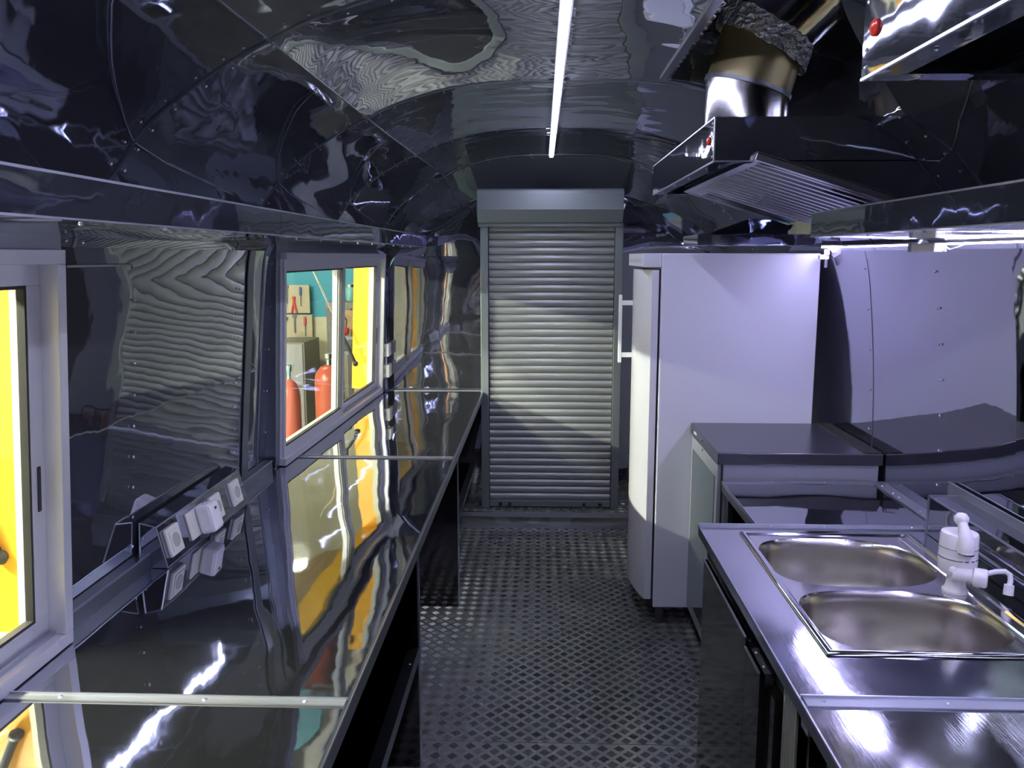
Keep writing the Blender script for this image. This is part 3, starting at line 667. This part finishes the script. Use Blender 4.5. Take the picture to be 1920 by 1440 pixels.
b = MB(); P = [(fx-.005,fy-.046,z+.120),(fx-.005,fy-.046,z+.140),(fx-.005,fy-.036,z+.165),(fx-.005,fy-.024,z+.182),(fx-.005,fy-.014,z+.196),(fx-.005,fy-.006,z+.206)]
b.tube(P, [.019,.021,.0165,.0125,.012,.010], 20); lv = b.build('lever', 'plastic', tpn, smooth=True)
MB().lathe((fx-.004,fy-.010,z+.198), [(0,-.017),(.012,-.013),(.018,-.004),(.018,.006),(.011,.015),(0,.018)], 20).build('lever_knob', 'plastic', lv, smooth=True)
MB().lathe((fx-.005,fy-.048,z+.118), [(.0195,0),(.0195,.004)], 20).build('lever_ring', 'chrome', lv, smooth=True)
jn = MB().lathe((fx+.012,fy-.055,z+.062), [(.018,0),(.024,.004),(.024,.03),(.020,.034),(0,.034)], 24, (.75,-.45,0)).build('valve_housing', 'plastic', tpn, smooth=50)
MB().tube([(fx-.03,fy-.035,z+.062),(fx+.012,fy-.05,z+.062),(fx+.03,fy-.06,z+.062)], .017, 18).build('spout_joint', 'plastic', tpn, smooth=True)
MB().lathe((fx-.028,fy-.038,z+.070), [(0,-.012),(.009,-.008),(.012,0),(.009,.008),(0,.012)], 16).build('indicator_knob', 'plastic', jn, smooth=True)
sp = MB().tube([(fx+.04,fy-.05,z+.066),(fx+.075,fy-.045,z+.072),(fx+.098,fy-.045,z+.073),(fx+.108,fy-.05,z+.066),(fx+.108,fy-.055,z+.052),(fx+.103,fy-.06,z+.04)], .0065, 14).build('spout', 'plastic', tpn, smooth=True)
MB().tube([(fx+.103,fy-.06,z+.043),(fx+.1,fy-.064,z+.018)], [.0115,.0125], 16).build('nozzle', 'plastic', sp, smooth=50)

# cable box along the right wall
wbx = thing('cable_duct', 'long mirrored box section along the wall behind the sink', 'cable duct', (1.28, 1.4, .88))
box('casing', 'top', wbx, 1.225, 1.318, -.3, 2.57, .882, 1.003); box('casing_edge', 'edge', wbx, 1.222, 1.226, -.3, 2.572, 1.0, 1.005)
box('casing_edge', 'edge', wbx, 1.222, 1.227, 2.567, 2.573, .882, 1.005); box('casing_edge', 'edge', wbx, 1.222, 1.318, 2.569, 2.573, 1.0, 1.005)
box('wall_strip', 'strip', wbx, 1.316, 1.322, -.3, 2.64, .90, 1.03)

# ------------------------------------------------------------------ cabinet fronts under the sink worktop
cb = thing('base_cabinet', 'dark mirrored base cabinet under the double sink', 'cabinet', (.9, 2.1, 0))
box('carcass', 'tool', cb, .56, 1.31, 1.60, 2.60, .0, .70); box('carcass_top_rail', 'tool', cb, .545, .60, 1.60, 2.60, .78, .872)
d_ = box('door', 'darkmirror', cb, .506, .518, 1.93, 2.46, .02, .826); box('door_edge', 'edge', d_, .503, .508, 1.93, 2.462, .824, .828)
d2 = box('lock_plate', 'tool', cb, .508, .54, 1.80, 1.93, .77, .80); box('door_edge', 'edge', d2, .503, .508, 1.80, 1.93, .800, .804)
MB().box(.506,.518,1.795,1.928,.02,.80).build('door_panel', 'darkmirror', cb)
rivets(d2, [((.525, 1.90, .802), (0,0,1)), ((.525, 1.83, .802), (0,0,1))], .005)
box('side_panel', 'darkmirror', cb, .52, .56, 1.72, 1.79, .02, .78)
b = MB()
for k in range(6): b.box(.530, .556, 1.600+k*.0155, 1.612+k*.0155, .02, .87)
b.box(.535, .56, 1.60, 1.69, .02, .87); b.build('ribbed_pilaster', 'ribalu', cb)
cb2 = thing('base_cabinet', 'dark mirrored base cabinet with lock at the lower right edge', 'cabinet', (.9, .9, 0))
box('carcass', 'tool', cb2, .56, 1.31, .1, 1.50, .0, .838); d_ = box('door', 'darkmirror', cb2, .506, .518, .5, 1.38, .02, .826); box('door_edge', 'edge', d_, .503, .508, .5, 1.38, .824, .829)
box('bracket', 'strip', cb2, .52, .56, 1.50, 1.54, .83, .876)
lk = MB().lathe((.535,1.33,.835), [(.016,0),(.016,.01),(.008,.014),(0,.014)], 18).build('lock_barrel', 'chrome', d_, smooth=50); box('latch', 'ribalu', d_, .512, .56, 1.22, 1.24, .826, .836); box('latch', 'ribalu', d_, .515, .555, 1.27, 1.29, .828, .836)

# ------------------------------------------------------------------ socket box on the left worktop
def socket(parent, C, u, v, nrm, k, lab=None):
    # C centre of the face, u along the box, v up the face, nrm outward
    C, u, v, nrm = Vector(C), Vector(u).normalized(), Vector(v).normalized(), Vector(nrm).normalized(); h = .041
    s_ = MB().obox(C+nrm*.005, u*h, v*h, nrm*.005).build('socket', 'plastic2', parent, bevel=.003)
    MB().obox(C+nrm*.0105, u*.030, v*.030, nrm*.002).build('inner_plate', 'plastic2', s_, bevel=.002)
    MB().lathe(C+nrm*.0128, [(.0215,0),(.0205,.001),(.019,-.001),(0,-.001)], 20, nrm).build('socket_well', 'sockethole', s_, smooth=50)
    return s_
sb = thing('socket_box', 'mirrored box with three wall sockets on the left worktop', 'socket box', (-1.09, 2.5, .88))
y0, y1 = 2.19, 2.83
poly = [(-1.128,.8815),(-1.045,.8815),(-1.080,.99),(-1.126,1.004),(-1.128,1.0)]
poly = [(-1.125,.8815),(-1.045,.8815),(-1.072,1.0),(-1.118,1.012)]
MB().prism(poly, lambda x,z:(x,y0,z), lambda x,z:(x,y1,z)).build('casing', 'hood', sb)
box('casing_edge', 'edge', sb, -1.049, -1.043, y0, y1, .881, .884)
MB().tube([(-1.0715,y0,1.0005),(-1.0715,y1,1.0005)], .0022, 6).build('casing_edge', 'edge', sb)
for p, q in (((-1.045,.882),(-1.072,1.0)),((-1.072,1.0),(-1.118,1.012)),((-1.118,1.012),(-1.125,.882))):
    MB().tube([(p[0],y0-.001,p[1]),(q[0],y0-.001,q[1])], .002, 6).build('casing_edge', 'edge', sb)
vdir = Vector((-.027,0,.118)).normalized(); ndir = Vector((.118,0,.027)).normalized()
fc = Vector((-1.0585, 0, .941))
for y in (2.255, 2.57, 2.74): socket(sb, fc + Vector((0,y,0)), (0,1,0), vdir, ndir, 0)
pl_ = thing('plug_adapter', 'white plug-in adapter in the second socket of the mirrored box', 'adapter', tuple(fc + Vector((0,2.45,0))))
c = fc + Vector((0,2.45,0)) + ndir*.032
pb = MB().obox(c, Vector((0,.036,0)), vdir*.045, ndir*.026).build('adapter_body', 'plastic', pl_, bevel=.012)
MB().obox(fc + Vector((0,2.42,0)) + ndir*.003, Vector((0,.06,0)), vdir*.042, ndir*.003).build('back_plate', 'plastic2', pl_, bevel=.002)
MB().obox(c+ndir*.0265+vdir*.025, Vector((0,.006,0)), vdir*.004, ndir*.001).build('indicator', 'rubber', pb)
sb2 = thing('socket_box', 'narrow upright panel with two sockets in the corner past the far window', 'socket box', (-1.03, 5.30, .9))
box('casing', 'hood', sb2, -1.04, -.985, 5.24, 5.345, .884, 1.60)
for z in (1.155, 1.02): socket(sb2, (-.983, 5.295, z), (0,1,0), (0,0,1), (1,-.05,0), 0)
for z in (1.155, 1.02): socket(sb2, (-1.012, 5.238, z), (-1,0,0), (0,0,1), (0,-1,0), 0).scale = (1,1,1)

# ------------------------------------------------------------------ fire extinguisher beside the shutter
fe = thing('fire_extinguisher', 'red fire extinguisher behind the fridge, seen reflected in the left wall', 'extinguisher', (.66, 5.10, 0))
MB().lathe((.66,5.10,0), [(.05,0),(.062,.01),(.065,.03),(.065,.30),(.057,.335),(.03,.36),(.02,.37),(0,.375)], 24).build('cylinder', 'red', fe, smooth=50)
MB().lathe((.66,5.10,.10), [(.0658,0),(.0658,.10)], 24).build('label_band', 'yellow', fe, smooth=50)
MB().box(.62,.70,5.092,5.108,.37,.385).box(.65,.67,5.09,5.11,.36,.40).box(.60,.68,5.092,5.108,.40,.412).build('valve_handle', 'tool', fe, bevel=.003); MB().tube([(.69,5.10,.38),(.75,5.10,.36),(.745,5.10,.20)], .009, 8).build('hose', 'rubber', fe, smooth=True)

# ------------------------------------------------------------------ the workshop outside the windows
wf_ = box('trim_1', 'concrete', None, -9, -1.6, -4, 11, -.65, -.6); wf_['kind'] = 'structure'
w1_ = box('wall_workshop_far', 'cream', None, -9, 1.5, 9.6, 9.7, -.6, 3.6); w1_['kind'] = 'structure'
w2_ = box('wall_workshop_side', 'cream', None, -6.3, -6.2, -4, 9.6, -.6, 3.6); w2_['kind'] = 'structure'
w3_ = box('wall_workshop_near', 'cream', None, -9, -1.6, -4.1, -4, -.6, 3.6); w3_['kind'] = 'structure'
w4_ = box('ceiling_workshop', 'card', None, -9, 1.5, -4, 9.7, 3.6, 3.7); w4_['kind'] = 'structure'
w5_ = box('trim_2', 'cream', None, -6.2, -1.9, 9.54, 9.6, -.6, 1.05); w5_['kind'] = 'structure'
w6_ = box('trim_3', 'cyan', None, -6.2, -1.6, 9.57, 9.6, 1.05, 1.95); w6_['kind'] = 'structure'
def luminaire(lab, x, y, z, L, rot=False, tm='tube'):
    t_ = thing('fluorescent_light', lab, 'light', (x, y, z))
    for e in (-L/2+.1, L/2-.1): MB().tube([(x+(e if rot else 0), y+(0 if rot else e), z+.08), (x+(e if rot else 0), y+(0 if rot else e), 3.6)], .006, 6).build('hanger_rod', 'chrome', t_)
    if rot: box('housing', 'plastic', t_, x-L/2, x+L/2, y-.09, y+.09, z+.035, z+.08); [box('tube', tm, t_, x-L/2, x+L/2, y+d-.014, y+d+.014, z, z+.028) for d in (-.045,.045)]
    else: box('housing', 'plastic', t_, x-.09, x+.09, y-L/2, y+L/2, z+.035, z+.08); [box('tube', tm, t_, x+d-.014, x+d+.014, y-L/2, y+L/2, z, z+.028) for d in (-.045,.045)]
luminaire('bright fluorescent fitting over the workshop outside the nearest window', -2.6, 1.0, 2.75, 1.5, tm='tube1')
luminaire('bright fluorescent fitting over the workshop outside the far window', -4.3, 2.9, 2.50, 2.4, tm='tube2')
luminaire('bright fluorescent fitting near the tool wall of the workshop', -2.9, 7.6, 2.9, 1.3, True)

pg = thing('tool_board', 'cream pegboard hung with hand tools on the workshop wall', 'tool board', (-2.75, 9.5, 1.0))
box('board', 'peg', pg, -3.06, -2.66, 9.47, 9.50, 1.10, 1.42); box('board', 'peg', pg, -3.06, -2.64, 9.47, 9.50, .76, 1.08)
tl = [('screwdriver','red-handled screwdriver hanging at the left of the pegboard','redtool'),('pliers','red pliers hanging in the middle of the pegboard','redtool'),
      ('wrench','dark wrench hanging at the top of the pegboard','tool'),('chisel','blue-handled chisel hanging at the top right of the pegboard','toolb'),
      ('spanner','dark spanner hanging low on the pegboard','tool'),('file','red-handled file hanging low at the right of the pegboard','redtool'), ('hammer','dark hammer hanging at the bottom left of the pegboard','tool')]
ps = [(-3.00,1.38),(-2.84,1.24),(-2.92,1.36),(-2.76,1.40),(-2.84,1.02),(-2.72,1.06),(-2.97,1.02)]
for (nm, lab, m_), (x, z) in zip(tl, ps):
    t_ = thing(nm, lab, 'tool', (x, 9.455, z))
    hz = z+.045 if nm in ('wrench','spanner') else z-.02
    MB().box(x-.004, x+.004, 9.45, 9.475, hz-.004, hz+.004).build('hook', 'chrome', t_)
    if nm == 'pliers':
        MB().tube([(x-.03,9.455,z-.14),(x-.012,9.455,z-.06),(x,9.455,z),(x+.01,9.455,z+.05)], .012, 8).build('handle', m_, t_, smooth=True)
        MB().tube([(x+.03,9.455,z-.14),(x+.012,9.455,z-.06),(x,9.455,z),(x-.01,9.455,z+.05)], .012, 8).build('handle', m_, t_, smooth=True)
    elif nm in ('wrench','spanner'):
        MB().box(x-.008,x+.008,9.45,9.46,z-.15,z+.03).build('shank', m_, t_, bevel=.002); MB().lathe((x,9.455,z+.045), [(.014,-.006),(.024,-.006),(.024,.006),(.014,.006)], 14, (0,1,0)).build('jaw', m_, t_, smooth=50)
    elif nm == 'hammer':
        MB().tube([(x,9.455,z-.2),(x,9.455,z)], .011, 8).build('handle', 'card', t_, smooth=True); MB().box(x-.06,x+.05,9.428,9.460,z,z+.035).build('head', m_, t_, bevel=.004)
    else:
        MB().lathe((x,9.455,z-.10), [(.006,0),(.015,.01),(.013,.09),(.008,.10)], 10).build('handle', m_, t_, smooth=True); MB().tube([(x,9.455,z-.22),(x,9.455,z-.10)], .005, 6).build('blade', 'chrome', t_, smooth=True)
pa = thing('paper_sheet', 'white paper sheet pinned high on the cyan workshop wall', 'paper', (-2.7, 9.58, 1.5))
MB().grid(lambda u, v: Vector((-2.82+.26*u, 9.585-.01*math.sin(3*u), 1.44+.22*v)), 4, 4).build('sheet', 'paper', pa, smooth=True, solid=.002)
def cabinet(lab, x0, x1, y0, y1, z0, z1):
    t_ = thing('workshop_cabinet', lab, 'cabinet', ((x0+x1)/2, (y0+y1)/2, z0)); box('carcass', 'bench', t_, x0, x1, y0, y1, z0, z1)
    n_ = 3
    for k in range(n_):
        za = z0 + (z1-z0)*k/n_; d_ = box('drawer', 'grey', t_, x0+.02, x1-.02, y0-.012, y0, za+.02, za+(z1-z0)/n_-.02); box('drawer_handle', 'chrome', d_, (x0+x1)/2-.05, (x0+x1)/2+.05, y0-.03, y0-.012, za+(z1-z0)/n_/2-.008, za+(z1-z0)/n_/2+.008)
cabinet('grey drawer cabinet below the pegboard', -2.86, -2.52, 8.7, 9.3, -.6, .84)
wbn = thing('workbench', 'dark workbench beside the orange reveal of the far window', 'workbench', (-1.9, 8.6, -.6))
box('bench_top', 'bench', wbn, -2.12, -1.2, 8.1, 9.0, 1.24, 1.30); box('shelf', 'grey', wbn, -2.10, -1.22, 8.15, 8.95, .78, .81); box('shelf', 'grey', wbn, -2.10, -1.22, 8.15, 8.95, .93, .96)
for x, y in ((-2.09,8.13),(-1.23,8.13),(-2.09,8.97),(-1.23,8.97)): box('leg', 'tool', wbn, x-.025, x+.025, y-.025, y+.025, -.6, 1.24)
cbd = thing('cardboard_box', 'open cardboard box standing in the dark workbench', 'box', (-1.95, 8.3, .96))
box('box_body', 'card', cbd, -2.06, -1.76, 8.2, 8.45, .961, 1.20); box('box_flap', 'card', cbd, -2.06, -1.76, 8.185, 8.19, 1.12, 1.22)
mk = thing('ear_defenders', 'red ear defenders hooked over the bench edge in front of the cardboard box', 'ear defenders', (-1.97, 8.085, 1.15))
MB().tube([(-2.02,8.085,.84+.2),(-2.03,8.085,.93+.2),(-1.97,8.085,1.2),(-1.91,8.085,.93+.2),(-1.92,8.085,.84+.2)], .008, 8).build('headband', 'tool', mk, smooth=True)
for x in (-2.02,-1.92): MB().lathe((x,8.085,.82+.2), [(0,-.03),(.03,-.026),(.045,0),(.03,.026),(0,.03)], 14, (1,0,0)).build('ear_cup', 'redtool', mk, smooth=True)
jar = thing('glass_jar', 'green glass jar on the dark workbench', 'jar', (-1.93, 8.4, 1.30))
MB().lathe((-1.93,8.4,1.30), [(.05,0),(.055,.02),(.055,.12),(.04,.14)], 16).build('jar_body', 'teal', jar, smooth=50); MB().lathe((-1.93,8.4,1.44), [(.042,0),(.042,.025),(0,.025)], 16).build('lid', 'chrome', jar, smooth=50)
def cylinder(lab, x, y, z, r, h):
    t_ = thing('gas_cylinder', lab, 'gas cylinder', (x, y, z))
    MB().lathe((x,y,z), [(r*.8,0),(r,.03),(r,h*.90),(r*.92,h*.945),(r*.6,h*.985),(r*.2,h)], 28).build('tank', 'red', t_, smooth=50)
    MB().lathe((x,y,z+h), [(r*.18,0),(r*.18,.05),(r*.3,.06),(r*.3,.10),(0,.10)], 12).build('valve', 'chrome', t_, smooth=50)
    MB().lathe((x,y,z-.02), [(r*.85,0),(r*.85,.03)], 24).build('foot_ring', 'tool', t_, smooth=50)
cylinder('red gas cylinder standing nearest the far window', -1.737, 5.6, -.58, .075, 1.49)
cylinder('red gas cylinder with rounded top behind the teal table', -1.87, 7.2, -.58, .13, 1.38)
tb = thing('teal_table', 'teal-topped table outside below the far window', 'table', (-1.9, 5.2, -.6))
box('table_top', 'teal', tb, -2.7, -1.40, 3.4, 5.3, .42, .46)
for x, y in ((-2.65,3.45),(-1.45,3.45),(-2.65,5.25),(-1.45,5.25)): box('leg', 'tool', tb, x-.02, x+.02, y-.02, y+.02, -.6, .42)
print('OBJ', len(bpy.data.objects))
